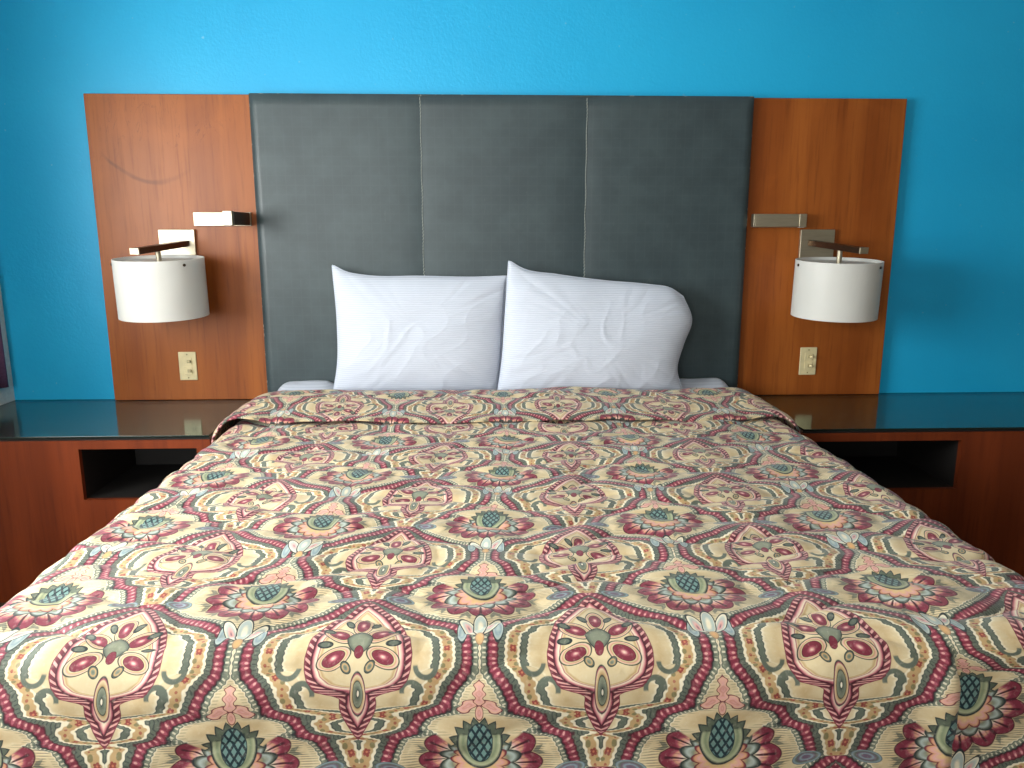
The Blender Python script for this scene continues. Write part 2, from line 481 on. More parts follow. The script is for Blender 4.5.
def from_bm(name, bm, mat, parent=None, smooth=False):
    bmesh.ops.recalc_face_normals(bm, faces=bm.faces)
    me = bpy.data.meshes.new(name); bm.to_mesh(me); bm.free()
    return link(name, me, mat, parent, smooth)

def box_bm(bm, lo, hi, mtx=None, bevel=0.0, seg=2):
    r = bmesh.ops.create_cube(bm, size=1.0)
    vs = r['verts']
    c = [(lo[i] + hi[i]) / 2 for i in range(3)]; s = [hi[i] - lo[i] for i in range(3)]
    for v in vs: v.co = Vector([v.co[i] * s[i] + c[i] for i in range(3)])
    if bevel:
        es = list({e for v in vs for e in v.link_edges})
        n = bmesh.ops.bevel(bm, geom=es, offset=bevel, segments=seg, profile=0.5, affect='EDGES')
        vs = list({v for f in n['faces'] for v in f.verts} | {v for v in vs if v.is_valid})
    if mtx is not None:
        for v in vs: v.co = mtx @ v.co
    return vs

def box(name, lo, hi, mat, parent=None, bevel=0.003, mtx=None):
    bm = bmesh.new(); box_bm(bm, lo, hi, mtx, bevel)
    return from_bm(name, bm, mat, parent)

def cyl_bm(bm, p0, p1, r, n=20, r2=None):
    p0, p1 = Vector(p0), Vector(p1); d = p1 - p0
    q = d.to_track_quat('Z', 'Y').to_matrix().to_4x4()
    bmesh.ops.create_cone(bm, cap_ends=True, segments=n, radius1=r, radius2=r if r2 is None else r2, depth=d.length,
                          matrix=Matrix.Translation((p0 + p1) / 2) @ q)

def cyl(name, p0, p1, r, mat, parent=None, n=20, r2=None):
    bm = bmesh.new(); cyl_bm(bm, p0, p1, r, n, r2)
    return from_bm(name, bm, mat, parent)

def bar_bm(bm, p0, p1, w, h, bevel=0.0015):
    """square bar from p0 to p1, w across, h tall"""
    p0, p1 = Vector(p0), Vector(p1); d = p1 - p0
    fwd = d.normalized(); side = fwd.cross(Vector((0, 0, 1))).normalized(); upv = side.cross(fwd)
    m = Matrix((side, fwd, upv)).transposed().to_4x4(); m.translation = p0
    box_bm(bm, (-w / 2, 0, -h / 2), (w / 2, d.length, h / 2), m, bevel)

def bar(name, p0, p1, w, h, mat, parent=None):
    bm = bmesh.new(); bar_bm(bm, p0, p1, w, h)
    return from_bm(name, bm, mat, parent)

def grid_mesh(name, P, mat, parent=None, uv=None, smooth=True, closed_u=False):
    nj, ni = P.shape[:2]
    idx = np.arange(nj * ni).reshape(nj, ni)
    q = np.stack([idx[:-1, :-1], idx[:-1, 1:], idx[1:, 1:], idx[1:, :-1]], -1).reshape(-1, 4)
    me = bpy.data.meshes.new(name)
    me.from_pydata([tuple(map(float, p)) for p in P.reshape(-1, 3)], [], [tuple(map(int, f)) for f in q])
    if uv is not None:
        l = me.uv_layers.new(name='UVMap')
        co = uv.reshape(-1, 2)[q.reshape(-1)]
        l.data.foreach_set('uv', co.astype(np.float32).ravel())
    me.validate()
    return link(name, me, mat, parent, smooth)

def root(name, loc, label, cat, group=None):
    o = bpy.data.objects.new(name, None); COL.objects.link(o); o.location = loc
    o.empty_display_size = 0.1
    tag(o, label, cat, group); return o

def tag(o, label, cat, group=None):
    o['label'] = label; o['category'] = cat
    if group: o['group'] = group
    return o

def structure(o):
    o['kind'] = 'structure'; return o

def rel(o, loc):
    """shift mesh data so that the object, parented to an empty at loc, keeps its place"""
    o.data.transform(Matrix.Translation(-Vector(loc))); return o

# ------------------------------------------------------------------ room
XL, XR, YB, YF, ZC = -2.07, 2.75, 0.035, -5.4, 2.50
WIN = (-2.80, -1.12, 0.92, 2.00)          # window in the left wall: y0, y1, z0, z1

WIN2 = (-1.95, -0.35, 0.85, 2.15)         # window in the wall behind the camera: x0, x1, z0, z1

def build_room():
    t = 0.12
    structure(box('wall_back', (XL - t, YB, 0), (XR + t, YB + t, ZC), M['blue'], bevel=0))
    structure(box('wall_right', (XR, YF, 0), (XR + t, YB, ZC), M['wall_far'], bevel=0))
    structure(box('floor', (XL - t, YF - t, -0.1), (XR + t, YB + t, 0), M['carpet'], bevel=0))
    structure(box('ceiling', (XL - t, YF - t, ZC), (XR + t, YB + t, ZC + 0.1), M['ceiling'], bevel=0))
    # left wall around its window
    y0, y1, z0, z1 = WIN
    bm = bmesh.new()
    for lo, hi in (((XL - t, YF, 0), (XL, y0, ZC)), ((XL - t, y1, 0), (XL, YB, ZC)),
                   ((XL - t, y0, 0), (XL, y1, z0)), ((XL - t, y0, z1), (XL, y1, ZC))):
        box_bm(bm, lo, hi)
    structure(from_bm('wall_left', bm, M['white_paint']))
    x0, x1, w0, w1 = WIN2
    bm = bmesh.new()
    for lo, hi in (((XL - t, YF - t, 0), (x0, YF, ZC)), ((x1, YF - t, 0), (XR + t, YF, ZC)),
                   ((x0, YF - t, 0), (x1, YF, w0)), ((x0, YF - t, w1), (x1, YF, ZC))):
        box_bm(bm, lo, hi)
    structure(from_bm('wall_front', bm, M['wall_far']))
    # windows: frame, mullion, sill, panes
    w = bpy.data.objects.new('window_1', None); COL.objects.link(w); structure(w)
    bm = bmesh.new(); f = 0.05; ym = (y0 + y1) / 2
    for lo, hi in (((XL - .08, y0, z0), (XL - .02, y0 + f, z1)), ((XL - .08, y1 - f, z0), (XL - .02, y1, z1)),
                   ((XL - .08, y0, z0), (XL - .02, y1, z0 + f)), ((XL - .08, y0, z1 - f), (XL - .02, y1, z1)),
                   ((XL - .08, ym - .025, z0), (XL - .02, ym + .025, z1))):
        box_bm(bm, lo, hi)
    from_bm('window_frame', bm, M['white_trim'], w)
    box('window_sill', (XL - .02, y0 - .04, z0 - .03), (XL + .05, y1 + .02, z0), M['white_trim'], w)
    box('window_pane', (XL - .053, y0 + f, z0 + f), (XL - .047, y1 - f, z1 - f), M['pane'], w, 0)

    w = bpy.data.objects.new('window_2', None); COL.objects.link(w); structure(w)
    bm = bmesh.new(); xm = (x0 + x1) / 2
    for lo, hi in (((x0, YF - .08, w0), (x0 + f, YF - .02, w1)), ((x1 - f, YF - .08, w0), (x1, YF - .02, w1)),
                   ((x0, YF - .08, w0), (x1, YF - .02, w0 + f)), ((x0, YF - .08, w1 - f), (x1, YF - .02, w1)),
                   ((xm - .025, YF - .08, w0), (xm + .025, YF - .02, w1))):
        box_bm(bm, lo, hi)
    from_bm('window_frame', bm, M['white_trim'], w)
    box('window_pane', (x0 + f, YF - .053, w0 + f), (x1 - f, YF - .047, w1 - f), M['pane'], w, 0)

def build_curtain():
    r = root('curtain', (XL + .05, -.2, 0.69), 'purple curtain hanging on the white wall at the far left edge', 'curtain')
    n = 90; ys = np.linspace(-.040, -.50, n); zs = np.linspace(.69, 2.28, 14)
    P = np.zeros((len(zs), n, 3))
    for j, z in enumerate(zs):
        P[j, :, 1] = ys
        P[j, :, 0] = XL + .016 + .009 * np.cos((ys + .040) * 2 * PI / .085) * (0.8 + .2 * math.sin(z * 3))
        P[j, :, 2] = z
    o = grid_mesh('curtain_panel', P, M['purple'], r); rel(o, r.location)
    s = o.modifiers.new('thick', 'SOLIDIFY'); s.thickness = .003
    rd = cyl('curtain_rod', (XL + .035, -.03, 2.30), (XL + .035, -3.0, 2.30), .011, M['metal'], r); rel(rd, r.location)

# ------------------------------------------------------------------ headboard
ZT = 1.843
def build_headboard():
    r = root('headboard', (0, 0, 0), 'wide headboard of dark grey vinyl between two cherry wood panels on the blue wall', 'headboard')
    # padded centre: three shallow pads separated by stitched seams
    x0, x1, zb, zt = -.995, .995, .30, ZT
    nx, nz = 120, 70
    xs = np.linspace(x0, x1, nx); zs = np.linspace(zb, zt, nz)
    xs = np.sort(np.concatenate([xs, [-.335, -.331, -.327, .323, .327, .331]])); nx = len(xs)
    P = np.zeros((nz, nx, 3))
    for j, z in enumerate(zs):
        for i, x in enumerate(xs):
            dx = min(x - x0, x1 - x, abs(x + .331) * 1.0, abs(x - .327) * 1.0)
            seam = min(abs(x + .331), abs(x - .327))
            ed = min(x - x0, x1 - x, z - zb, zt - z)
            y = -.030 - .007 * (1 - math.exp(-seam / .06)) + .014 * math.exp(-ed / .0035)
            y += .0018 * noise.noise(Vector((x * 3, z * 3, 1.7)))
            P[j, i] = (x, y, z)
    pad = grid_mesh('padded_panel', P, M['vinyl'], r)
    bm = bmesh.new(); box_bm(bm, (x0, -.014, zb), (x1, YB - .004, zt))
    back = from_bm('panel_core', bm, M['vinyl'], r)
    for k, sx in enumerate((-.331, .327)):
        bm = bmesh.new(); z = zb + .01
        while z < zt - .008:
            cyl_bm(bm, (sx - .0022, -.0325, z), (sx + .0022 * math.sin(z * 40), -.0325, z + .0115), .0013, 6)
            z += .0135
        from_bm('seam_stitching', bm, M['thread'], pad)
    bm = bmesh.new()
    for xx in (x0 + .001, x1 - .001):
        cyl_bm(bm, (xx, -.017, zb), (xx, -.017, zt), .0042, 10)
    cyl_bm(bm, (x0, -.017, zt - .001), (x1, -.017, zt - .001), .0042, 10)
    from_bm('edge_piping', bm, M['piping'], pad)
    # the two veneer panels
    for a, b in ((-1.640, -.997), (.997, 1.632)):
        box('side_panel', (a, 0, ZN + .001), (b, YB - .004, ZT + .001), M['wood'], r, .0025)

# ------------------------------------------------------------------ wall lamps, reading lights, switches
def build_sconce(side, cx, label):
    k = side
    r = root('wall_sconce', (cx, 0, 1.26), label, 'lamp', 'drum shade wall lamps beside the headboard')
    L = r.location
    px = cx - (.010 if k > 0 else 0)
    parts = []
    parts.append(box('back_plate', (px - .072, -.016, 1.178), (px + .072, -.0005, 1.325), M['metal'], r, .002))
    shy = -.20; top = 1.218 if k < 0 else 1.206; h = .222; R = .162
    e0 = Vector((cx - k * .033, -.016, 1.270)); e1 = Vector((cx + k * .030, -.335, 1.247))
    sx = cx - k * 0.002
    arm = bar('arm', e0, e1, .036, .023, M['bronze'], r); parts.append(arm)
    d = (e1 - e0).normalized()
    cap = bar('end_cap', e1 - d * .001, e1 + d * .005, .037, .024, M['metal'], arm); parts.append(cap)
    zz = e0.z + (e1.z - e0.z) * ((shy + .016) / (-.335 + .016)); ax = e0.x + (e1.x - e0.x) * ((shy + .016) / (-.335 + .016))
    parts.append(cyl('stem', (ax, shy, zz - .008), (ax, shy, top - .045), .0098, M['metal'], r, 16))
    cx2 = ax
    # drum: outer wall, inner wall, rims
    n = 96
    prof = [(R - .003, top - h), (R, top - h), (R, top), (R - .003, top)]
    bm = bmesh.new(); rings = []
    for rad, z in prof:
        rings.append([bm.verts.new((cx2 + rad * math.cos(2 * PI * i / n), shy + rad * math.sin(2 * PI * i / n), z)) for i in range(n)])
    for q in range(4):
        A, B = rings[q], rings[(q + 1) % 4]
        for i in range(n): bm.faces.new((A[i], A[(i + 1) % n], B[(i + 1) % n], B[i]))
    sh = from_bm('lamp_shade', bm, M['shade'], r, True); parts.append(sh)
    md = sh.modifiers.new('edges', 'EDGE_SPLIT'); md.split_angle = math.radians(40)
    parts.append(cyl('top_diffuser', (cx2, shy, top - .016), (cx2, shy, top - .0125), R - .0035, M['shade'], sh, 64))
    parts.append(cyl('bottom_diffuser', (cx2, shy, top - h + .010), (cx2, shy, top - h + .0135), R - .0035, M['shade'], sh, 64))
    parts.append(cyl('lamp_socket', (cx2, shy, top - .10), (cx2, shy, top - .040), .020, M['ivory'], sh, 20))
    for ang in ((-37, 202, 82) if k < 0 else (-50, 182, 66)):
        t = math.radians(ang); c, s = math.cos(t), math.sin(t)
        parts.append(cyl('fixing_pin', (cx2 + (R - .006) * c, shy + (R - .006) * s, top - .018), (cx2 + (R + .004) * c, shy + (R + .004) * s, top - .018), .0052, M['bronze'], sh, 12))
    # the head sags a little on its arm
    tilt = Matrix.Translation((ax, shy, zz)) @ Matrix.Rotation(math.radians(2.7), 4, 'X') @ Matrix.Translation((-ax, -shy, -zz))
    for p in parts[3:]: p.data.transform(tilt)
    for p in parts: rel(p, L)
    return r

def build_reading_light(side, label):
    k = side; zc = 1.366 if k < 0 else 1.361
    x_in, x_out = k * 1.022, k * 1.250
    r = root('reading_light', (k * 1.13, 0, zc), label, 'lamp', 'swing arm reading lights above the wall lamps')
    L = r.location; parts = []
    lo, hi = min(x_in, x_out), max(x_in, x_out)
    parts.append(box('mounting_plate', (lo, -.014, zc - .027), (hi, -.0005, zc + .027), M['metal'], r, .0015))
    px = x_in + k * .017
    parts.append(cyl('pivot', (px, -.031, zc - .022), (px, -.031, zc + .022), .010, M['bronze'], r, 16))
    if k < 0:      # swung straight out from the wall
        p0, p1 = Vector((px, -.022, zc)), Vector((px + .004, -.238, zc))
    else:          # folded flat along the plate
        p0, p1 = Vector((px - .016, -.033, zc)), Vector((k * 1.205, -.033, zc))
    d = (p1 - p0).normalized()
    arm = bar('arm', p0, p1, .031, .050, M['bronze'] if k < 0 else M['metal'], r); parts.append(arm)
    parts.append(bar('lamp_head', p1 - d * .0005, p1 + d * .028, .034, .053, M['metal'], r))
    parts.append(bar('lens', p1 + d * .004 + Vector((0, 0, -.0265)), p1 + d * .024 + Vector((0, 0, -.0265)), .024, .004, M['shade'], r))
    if k > 0:
        parts.append(bar('end_cap', p0 - d * .008, p0 + d * .001, .033, .052, M['metal'], arm))
    for p in parts: rel(p, L)

def build_switch(cx, cz, label):
    r = root('switch_plate', (cx, 0, cz), label, 'switch', 'ivory switch plates on the headboard')
    L = r.location; parts = []
    pl = box('cover_plate', (cx - .0365, -.006, cz - .060), (cx + .0365, -.0003, cz + .060), M['ivory'], r, .003); parts.append(pl)
    for dz in (.020, -.020):
        ins = box('switch_insert', (cx - .016, -.0085, cz + dz - .0155), (cx + .018, -.005, cz + dz + .0155), M['ivory'], r, .0012); parts.append(ins)
        parts.append(box('slot', (cx - .001, -.0092, cz + dz - .006), (cx + .015, -.0082, cz + dz + .006), M['ivory_dark'], ins, .0004))  # thin block in darker ivory, the slot's shade put into its colour
        tg = bar('toggle', (cx + .006, -.008, cz + dz), (cx + .013, -.024, cz + dz + .002), .009, .0085, M['ivory'], ins); parts.append(tg)
    for dz in (.049, -.049):
        parts.append(cyl('screw', (cx, -.0068, cz + dz), (cx, -.0055, cz + dz), .003, M['ivory_dark'], pl, 12))
    for p in parts: rel(p, L)

# ------------------------------------------------------------------ bedside cabinets
YN, ZN = -.573, .620
def build_nightstand(a, b, ca, cb, label, glabel, zc0=.386, zc1=.572):
    """cabinet from x=a to x=b with an open cubby between ca and cb"""
    r = root('nightstand', ((a + b) / 2, -.28, 0), label, 'nightstand', 'built-in bedside cabinets')
    L = r.location; parts = []
    zt = ZN - .017; zg = ZN - .008
    # front board with the cubby opening cut out
    bm = bmesh.new(); t = .02
    for lo, hi in (((a, YN, .0), (ca, YN + t, zt)), ((cb, YN, .0), (b, YN + t, zt)),
                   ((ca, YN, .0), (cb, YN + t, zc0)), ((ca, YN, zc1), (cb, YN + t, zt))):
        box_bm(bm, lo, hi)
    bmesh.ops.remove_doubles(bm, verts=bm.verts, dist=1e-5)
    inner = [f for f in bm.faces if any(g is not f and (g.calc_center_median() - f.calc_center_median()).length < 1e-5 for g in bm.faces)]
    bmesh.ops.delete(bm, geom=inner, context='FACES')
    parts.append(from_bm('front_board', bm, M['wood_dark'], r))
    bm = bmesh.new()
    for xa, xb in ((a, a + .02), (b - .02, b)): box_bm(bm, (xa, YN + t, 0), (xb, YB - .001, zt))
    box_bm(bm, (a + .02, YB - .015, 0), (b - .02, YB - .001, zt))
    parts.append(from_bm('carcass', bm, M['wood_dark'], r))
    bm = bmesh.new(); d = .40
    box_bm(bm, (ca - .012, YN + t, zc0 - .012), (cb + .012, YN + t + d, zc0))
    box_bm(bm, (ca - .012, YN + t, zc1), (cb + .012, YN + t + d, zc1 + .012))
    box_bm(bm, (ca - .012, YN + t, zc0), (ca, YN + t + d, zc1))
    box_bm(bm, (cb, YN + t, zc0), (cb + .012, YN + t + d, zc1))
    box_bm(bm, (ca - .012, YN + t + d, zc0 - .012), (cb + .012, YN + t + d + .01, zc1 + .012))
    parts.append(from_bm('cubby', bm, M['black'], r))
    ct = box('cabinet_top', (a, YN + .004, zt), (b, YB - .001, zg), M['wood_top'], r, .001); parts.append(ct)
    ct.data.materials.append(M['black'])
    for f in ct.data.polygons:
        if f.normal.y < -.5: f.material_index = 1
    for p in parts: rel(p, L)
    gr = box('glass_top', (a, YN - .004, zg + .0005), (b, YB - .002, ZN), M['glass'], None, .0012)
    gr.data.materials.append(M['glass_edge'])
    for f in gr.data.polygons:
        if abs(f.normal.z) < .5: f.material_index = 1
    tag(gr, glabel, 'glass top', 'glass sheets on the bedside cabinets')

# ------------------------------------------------------------------ bed
ZM = .634
def rounded_slab(name, x, y0, y1, z0, z1, rad, mat, parent=None):
    bm = bmesh.new(); box_bm(bm, (-x, y0, z0), (x, y1, z1), None, rad, 5)
    return from_bm(name, bm, mat, parent, True)

def build_bed():
    r = root('bed', (0, -1.04, 0), 'king bed mattress and base hidden under the patterned comforter', 'bed')
    for p in (rounded_slab('box_spring', .93, -2.04, -.04, .14, .39, .02, M['box'], r),
              rounded_slab('mattress', .935, -2.04, -.04, .392, ZM - .006, .05, M['box'], r)):
        rel(p, r.location)
    for sx in (-.8, .8):
        for sy in (-1.9, -.2):
            rel(box('bed_leg', (sx - .03, sy - .03, 0), (sx + .03, sy + .03, .14), M['black'], r), r.location)
    # fitted sheet over the head end of the mattress
    n, m = 160, 60
    A = np.linspace(-1.16, 1.16, n); Y = np.linspace(-.046, -.42, m)
    P = np.zeros((m, n, 3)); w, rr = .945, .06
    for j, y in enumerate(Y):
        for i, a in enumerate(A):
            s = abs(a); f = w - rr
            if s < f: x, z = s, 0.0
            elif s < f + rr * PI / 2:
                t = (s - f) / rr; x, z = f + rr * math.sin(t), -rr * (1 - math.cos(t))
            else: x, z = w, -rr - (s - f - rr * PI / 2)
            lift = (.046 + .028 * min(1, max(0, (s - .66) / .08))) * math.exp(-((y + .06) / .13) ** 2)
            nzv = noise.noise(Vector((a * 7, y * 16, 4.1)))
            P[j, i] = (math.copysign(x, a), y, ZM + z + lift + .006 * nzv * math.exp(-((y + .1) / .25) ** 2))
    o = grid_mesh('fitted_sheet', P, M['cotton'])
    s = o.modifiers.new('thick', 'SOLIDIFY'); s.thickness = .003; s.offset = 1
    tag(o, 'white fitted sheet showing as a thin strip under the pillows', 'sheet')

# ---- comforter
YFOOT = -2.045; RF = .070; RS = .075; ZB = .660; NECK = 1.745
def build_comforter():
    st = .0066
    amax = .925 + RS * PI / 2 + .40
    A = np.arange(-amax, amax + st, st)
    # stations along the length: (y-length on shell, offset above the shell, fabric length b)
    lay = .056; ystrip0, yhead = .645, .298
    sts = []
    for y in np.arange(ystrip0, yhead, -st): sts.append((y, 1.0))
    nr = 10
    L1 = [(y, o, None) for y, o in sts]
    arr = [(y, lay) for y, _ in sts]
    for i in range(1, nr):
        t = PI * i / nr
        arr.append((yhead - (lay / 2) * math.sin(t), lay / 2 + (lay / 2) * math.cos(t)))
    lend = -YFOOT + RF * PI / 2 + .47
    for y in np.arange(yhead, lend, st): arr.append((y, 0.0))
    arr = np.array(arr)
    ns = len(sts) + nr - 1
    ln = arr[:, 0]; off = arr[:, 1]
    b = np.concatenate([[0], np.cumsum(np.hypot(np.diff(ln), np.diff(off)))])
    b = b - b[ns] + ln[ns]                       # on the lower layer b equals the distance from the headboard
    nb = len(ln)
    AA, LL = np.meshgrid(A, ln); _, BB = np.meshgrid(A, b); _, OO = np.meshgrid(A, off)
    # cross-section
    wid = .992 - .034 * np.exp(-((LL - .20) / .22) ** 2)
    f = wid - RS; s = np.abs(AA)
    t = np.clip((s - f) / RS, 0, PI / 2)
    hang = np.maximum(0, s - f - RS * PI / 2)
    X = np.where(s < f, s, f + RS * np.sin(t)) + .02 * hang
    dA = RS * (1 - np.cos(t)) + hang
    # lengthwise
    fl = -YFOOT
    tl = np.clip((LL - fl) / RF, 0, PI / 2)
    hl = np.maximum(0, LL - fl - RF * PI / 2)
    Y = -(np.where(LL < fl, LL, fl + RF * np.sin(tl)) + .05 * hl)
    dB = RF * (1 - np.cos(tl)) + hl
    D = np.maximum(dA, dB)
    sg = np.sign(AA)
    N = np.stack([sg * np.sin(t), -np.sin(tl), np.cos(t) * np.cos(tl)], -1)
    N /= np.maximum(1e-6, np.linalg.norm(N, axis=-1, keepdims=True))
    # both edges hang at the corners: let the cloth bell outwards there
    both = np.minimum(dA, dB)
    X = X + .25 * np.minimum(both, .3); Y = Y - .25 * np.minimum(both, .3)
    P = np.stack([sg * X, Y, ZB - D], -1)
    # quilting: wavy stitched channels, plus slow undulation and small puckers
    def vn(fn):
        out = np.zeros_like(AA)
        for j in range(nb):
            for i in range(len(A)): out[j, i] = fn(AA[j, i], BB[j, i])
        return out
    nf = noise.noise
    slow = vn(lambda a, bb: nf(Vector((a * 2.3, bb * 2.6, .3))))
    mid = vn(lambda a, bb: nf(Vector((a * 8.5 + 3, bb * 9.5, 2.3))))
    wrk = vn(lambda a, bb: nf(Vector((a * 9 + bb * 6, bb * 26 - a * 5, 7.1))))
    wave = BB + .040 * np.sin(2 * PI * (AA + .15 * slow + .25 * BB) / .47) + .026 * slow + .03 * AA
    ch = np.abs(np.sin(PI * wave / .118))
    wave2 = AA + .022 * np.sin(2 * PI * BB / .30)
    ch2 = np.abs(np.sin(PI * wave2 / .21))
    face = np.clip((BB + YFOOT + .03) / .12, 0, 1)
    puff = .0150 * (1 - .50 * face) * np.power(ch, .34) * (.55 + .45 * np.power(ch2, .4))
    disp = puff + .005 * slow + .0028 * mid + .0055 * wrk - .010
    strip = np.clip(OO / lay, 0, 1)
    disp = np.where((LL < .70) & (hang > 0), np.clip(disp, -.006, .004), disp)
    hem = np.clip((ystrip0 - LL) / .02, 0, 1)
    disp = disp * (1 - .35 * strip) - .006 * strip * (1 - hem) * (OO > 0)
    # the strip relaxes a little across the bed
    flat = 1 - .32 * np.clip((np.abs(AA) - .86) / .12, 0, 1)
    hemt = 1 - .50 * np.clip((LL - .40) / (ystrip0 - .40), 0, 1) * np.clip((.95 - np.abs(AA)) / .12, 0, 1)
    OO2 = OO * (1 + .20 * slow + .08 * np.sin(AA * 5.0)) * flat * hemt
    P = P + N * (disp + OO2)[..., None]
    # hanging face at the foot sways gently
    fall = np.clip(dB / .25, 0, 1)
    P[..., 1] -= fall * .012 * np.sin(AA * 7.0 + .6)
    # the pleat near the right foot corner: cloth to its right lies behind and is drawn upwards
    fold = (AA > .672) & (dB > 0)
    g_ = np.clip(dB / .07, 0, 1); g_ = g_ * g_ * (3 - 2 * g_)
    P[..., 1] += np.where(fold, .020 * g_, 0)
    lip = np.exp(-((AA - .665) / .03) ** 2) * (AA <= .672) * g_
    P[..., 1] -= .012 * lip
    skew = .085 * (BB - 1.86)
    U = AA + .102 + np.clip(skew, -.085, 0)
    V = BB - NECK
    U = np.where(fold, U - .026 * g_, U); V = np.where(fold, V + .058 * g_, V)
    uv = np.stack([U, V], -1)
    o = grid_mesh('comforter', P, M['comforter'], None, uv)
    s_ = o.modifiers.new('thick', 'SOLIDIFY'); s_.thickness = .006; s_.offset = -1
    tag(o, 'quilted comforter with burgundy, sage and cream paisley print spread over the bed', 'comforter')

# ---- pillows
def coons(top, bottom, left, right, nu, nv):
    def curve(pts, n):
        p = np.array(pts, float); d = np.concatenate([[0], np.cumsum(np.linalg.norm(np.diff(p, axis=0), axis=1))]); d /= d[-1]
        t = np.linspace(0, 1, n)
        # Catmull-Rom through the points
        m = np.gradient(p, d, axis=0)
        out = np.zeros((n, 2))
        for i, tv in enumerate(t):
            k = min(np.searchsorted(d, tv, 'right') - 1, len(d) - 2); hh = d[k + 1] - d[k]; s = (tv - d[k]) / hh
            h00, h10, h01, h11 = 2*s**3-3*s**2+1, s**3-2*s**2+s, -2*s**3+3*s**2, s**3-s**2
            out[i] = h00*p[k] + h10*hh*m[k] + h01*p[k+1] + h11*hh*m[k+1]
        return out
    T, B = curve(top, nu), curve(bottom, nu); Lc, Rc = curve(left, nv), curve(right, nv)
    u = np.linspace(0, 1, nu)[None, :, None]; v = np.linspace(0, 1, nv)[:, None, None]
    S = (1 - v) * B[None] + v * T[None] + (1 - u) * Lc[:, None] + u * Rc[:, None]
    S -= (1 - u) * (1 - v) * B[0] + u * (1 - v) * B[-1] + (1 - u) * v * T[0] + u * v * T[-1]
    return S

def build_pillow(top, bottom, left, right, yb, yt, thick, seed, label, sag=0.0, wrinkle=1.0):
    nu, nv = 150, 110
    S = coons(top, bottom, left, right, nu, nv)
    u = np.linspace(-1, 1, nu)[None, :]; v = np.linspace(-1, 1, nv)[:, None]
    body = np.power(np.clip((1 - np.abs(u) ** 2.6), 0, 1), .55) * np.power(np.clip((1 - np.abs(v) ** 2.4), 0, 1), .55)
    body = body * (1 - .18 * v)                     # the filling settles low
    zb, zt = bottom[0][1], max(p[1] for p in top)
    yc = yb + (yt - yb) * (S[..., 1] - zb) / (zt - zb)
    wr = np.zeros((nv, nu))
    for j in range(nv):
        for i in range(nu):
            x, z = S[j, i]
            uu, vv = u[0, i], v[j, 0]
            rad = math.atan2(vv - .1, uu)
            q = noise.noise(Vector((x * 3 + z * 3, z * 9 - x * 5, seed))) * .6 + .28 * max(0, 1 - 5 * abs(noise.noise(Vector((x * 4 + z * 7, z * 8 - x * 9, seed + 5))))) * (.5 + noise.noise(Vector((x * 5, z * 5, seed + 3))))
            q += 1.1 * abs(noise.noise(Vector((rad * 5.5, (uu * uu + vv * vv) * .5, seed + 9)))) * max(0, (abs(uu) * abs(vv))) * 1.6
            wr[j, i] = q
    r = root('pillow', (float(S[..., 0].mean()), float(yb), float(zb)), label, 'pillow', 'white bed pillows')
    fr = np.stack([S[..., 0], yc - thick * body - .010 * wrinkle * wr * np.power(body, .3), S[..., 1]], -1)
    bk = np.stack([S[..., 0], yc + thick * .85 * body, S[..., 1]], -1)
    # close front to back
    n = nu * nv
    idx = np.arange(n).reshape(nv, nu)
    faces = []
    for j in range(nv - 1):
        for i in range(nu - 1):
            a, b, c, d = idx[j, i], idx[j, i + 1], idx[j + 1, i + 1], idx[j + 1, i]
            faces.append((int(a), int(b), int(c), int(d)))
            faces.append((int(d + n), int(c + n), int(b + n), int(a + n)))
    me = bpy.data.meshes.new('pillowcase')
    me.from_pydata([tuple(map(float, p)) for p in np.concatenate([fr.reshape(-1, 3), bk.reshape(-1, 3)])], [], faces)
    bm = bmesh.new(); bm.from_mesh(me)
    bmesh.ops.remove_doubles(bm, verts=bm.verts, dist=2e-4)
    bmesh.ops.recalc_face_normals(bm, faces=bm.faces)
    bm.to_mesh(me); bm.free()
    o = link('pillowcase', me, M['cotton'], r, True); rel(o, r.location)
    # stitched seam running round the edge of the case
    edge = np.concatenate([fr[0, :], fr[1:, -1], fr[-1, -2::-1], fr[-2:0:-1, 0]])
    bm = bmesh.new()
    step = 3
    E_ = edge[::step]
    vs = []
    for i in range(len(E_)):
        p = Vector(E_[i]); q = Vector(E_[(i + 1) % len(E_)]); o_ = Vector(E_[i - 1])
        dd = (q - o_).normalized() if (q - o_).length > 1e-6 else Vector((1, 0, 0))
        side = dd.cross(Vector((0, 1, 0))).normalized()
        ring = []
        for k in range(6):
            an = 2 * PI * k / 6
            ring.append(bm.verts.new(p + side * (.0022 * math.cos(an)) + Vector((0, 1, 0)) * (.0022 * math.sin(an))))
        vs.append(ring)
    for i in range(len(vs)):
        A_, B_ = vs[i], vs[(i + 1) % len(vs)]
        for k in range(6): bm.faces.new((A_[k], A_[(k + 1) % 6], B_[(k + 1) % 6], B_[k]))
    s = from_bm('edge_seam', bm, M['cotton'], r, True); rel(s, r.location)

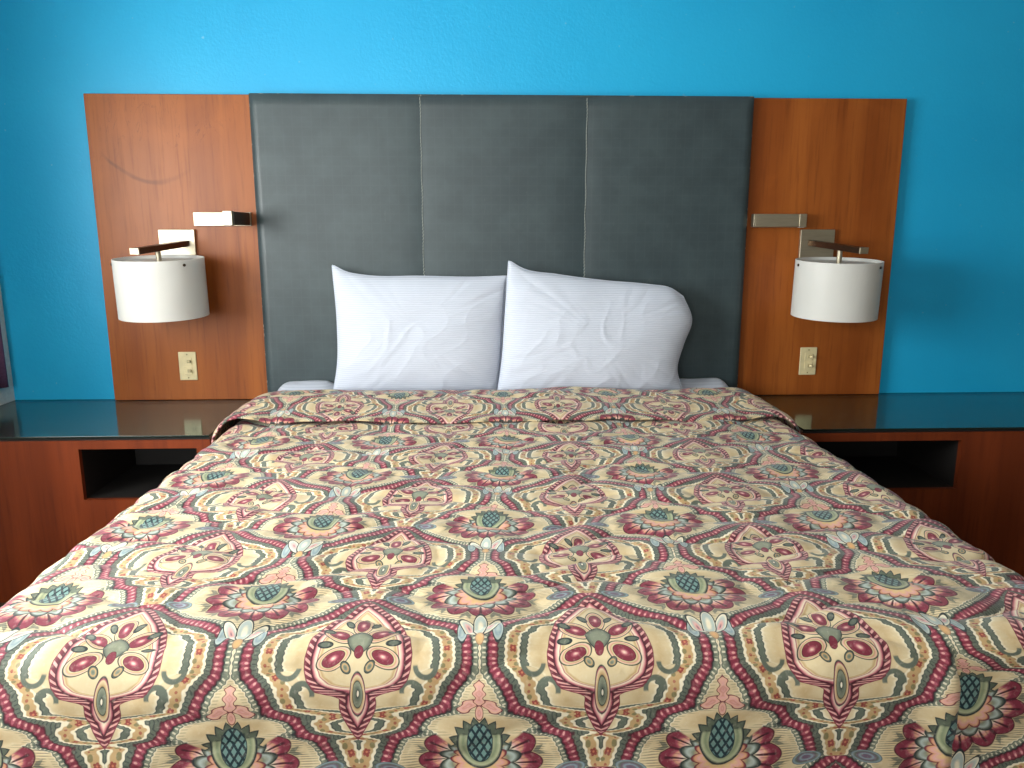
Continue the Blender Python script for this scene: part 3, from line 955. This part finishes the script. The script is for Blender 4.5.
def build_pillows():
    build_pillow(top=[(-.690, 1.188), (-.635, 1.160), (-.56, 1.146), (-.34, 1.142), (-.12, 1.138), (.004, 1.142)],
                 bottom=[(-.695, .682), (-.5, .672), (-.2, .672), (-.035, .682)],
                 left=[(-.695, .682), (-.676, .80), (-.674, .95), (-.690, 1.188)],
                 right=[(-.035, .682), (-.022, .80), (-.010, .98), (.004, 1.142)],
                 yb=-.165, yt=-.098, thick=.082, seed=1.0, label='left white pillow with flat square end leaning on the grey headboard')
    build_pillow(top=[(.012, 1.205), (.07, 1.172), (.20, 1.150), (.40, 1.124), (.58, 1.108), (.66, 1.095), (.712, 1.062)],
                 bottom=[(-.035, .682), (.2, .670), (.5, .670), (.715, .682)],
                 left=[(-.035, .682), (-.018, .80), (-.004, .98), (.012, 1.205)],
                 right=[(.715, .682), (.690, .77), (.715, .87), (.748, .97), (.712, 1.062)],
                 yb=-.198, yt=-.128, thick=.088, seed=6.0, label='right white pillow with a raised pointed corner and a rounded open end')

# ------------------------------------------------------------------ light and camera
def area(name, loc, rot, sx, sy, power, color):
    l = bpy.data.lights.new(name, 'AREA'); l.shape = 'RECTANGLE'; l.size = sx; l.size_y = sy
    l.energy = power; l.color = color
    o = bpy.data.objects.new(name, l); COL.objects.link(o); o.location = loc; o.rotation_euler = rot
    return o

def build_light():
    w = bpy.data.worlds.new('sky'); SC.world = w; w.use_nodes = True
    bg = w.node_tree.nodes['Background']
    sk = w.node_tree.nodes.new('ShaderNodeTexSky'); sk.sky_type = 'HOSEK_WILKIE'; sk.turbidity = 5
    sk.sun_direction = (0.4, 0.6, 0.7)
    w.node_tree.links.new(sk.outputs[0], bg.inputs[0]); bg.inputs[1].default_value = 0.6
    y0, y1, z0, z1 = WIN
    area('window_daylight', (XL - .16, (y0 + y1) / 2, (z0 + z1) / 2), (0, -PI / 2, 0), z1 - z0, y1 - y0, P_WIN, (1.0, .985, .95))
    x0, x1, w0, w1 = WIN2
    area('rear_window_daylight', ((x0 + x1) / 2, YF - .16, (w0 + w1) / 2), (PI / 2, 0, 0), x1 - x0, w1 - w0, P_REAR, (1.0, .985, .96))

P_WIN, P_REAR = 150, 92
def build_camera():
    c = bpy.data.cameras.new('camera'); o = bpy.data.objects.new('camera', c); COL.objects.link(o)
    c.sensor_width = 36; c.lens = 769 / 1024 * 36; c.clip_start = .05
    yaw, pit = .0382, .1978
    o.location = (-.0928, -3.2159, 1.3235)
    F = Vector((math.sin(yaw) * math.cos(pit), math.cos(yaw) * math.cos(pit), -math.sin(pit)))
    R = Vector((math.cos(yaw), -math.sin(yaw), 0)); U = R.cross(F)
    m = Matrix((R, U, -F)).transposed()
    o.rotation_euler = m.to_euler()
    SC.camera = o

build_materials()
build_room()
build_curtain()
build_headboard()
build_sconce(-1, -1.322, 'white drum wall lamp on the left wood panel, with outward dark arm')
build_sconce(1, 1.310, 'white drum wall lamp on the right wood panel, beside the bare blue wall')
build_reading_light(-1, 'nickel reading light on the left wood panel with its arm swung out')
build_reading_light(1, 'nickel reading light on the right wood panel with its arm folded flat')
build_switch(-1.324, .766, 'ivory switch plate on the left wood panel under the lamp')
build_switch(1.304, .770, 'ivory switch plate on the right wood panel under the lamp')
build_nightstand(XL + .004, -1.052, -1.507, -1.10, 'cherry wood bedside cabinet left of the bed, lit, with an open cubby', 'glass sheet on the left bedside cabinet reflecting the white wall')
build_nightstand(1.058, 2.42, 1.10, 1.650, 'cherry wood bedside cabinet right of the bed, in deep shade, with a dark cubby', 'glass sheet on the right bedside cabinet reflecting blue')
build_bed()
build_comforter()
build_pillows()
build_light()
build_camera()

vs = SC.view_settings
vs.view_transform = 'Standard'; vs.look = 'None'; vs.gamma = 1.0; vs.use_curve_mapping = False
vs.exposure = 0.12
SC.cycles.max_bounces = 10
SC.cycles.transparent_max_bounces = 12
SC.cycles.caustics_reflective = False; SC.cycles.caustics_refractive = False
SC.cycles.sample_clamp_indirect = 6.0
SC.cycles.use_denoising = True
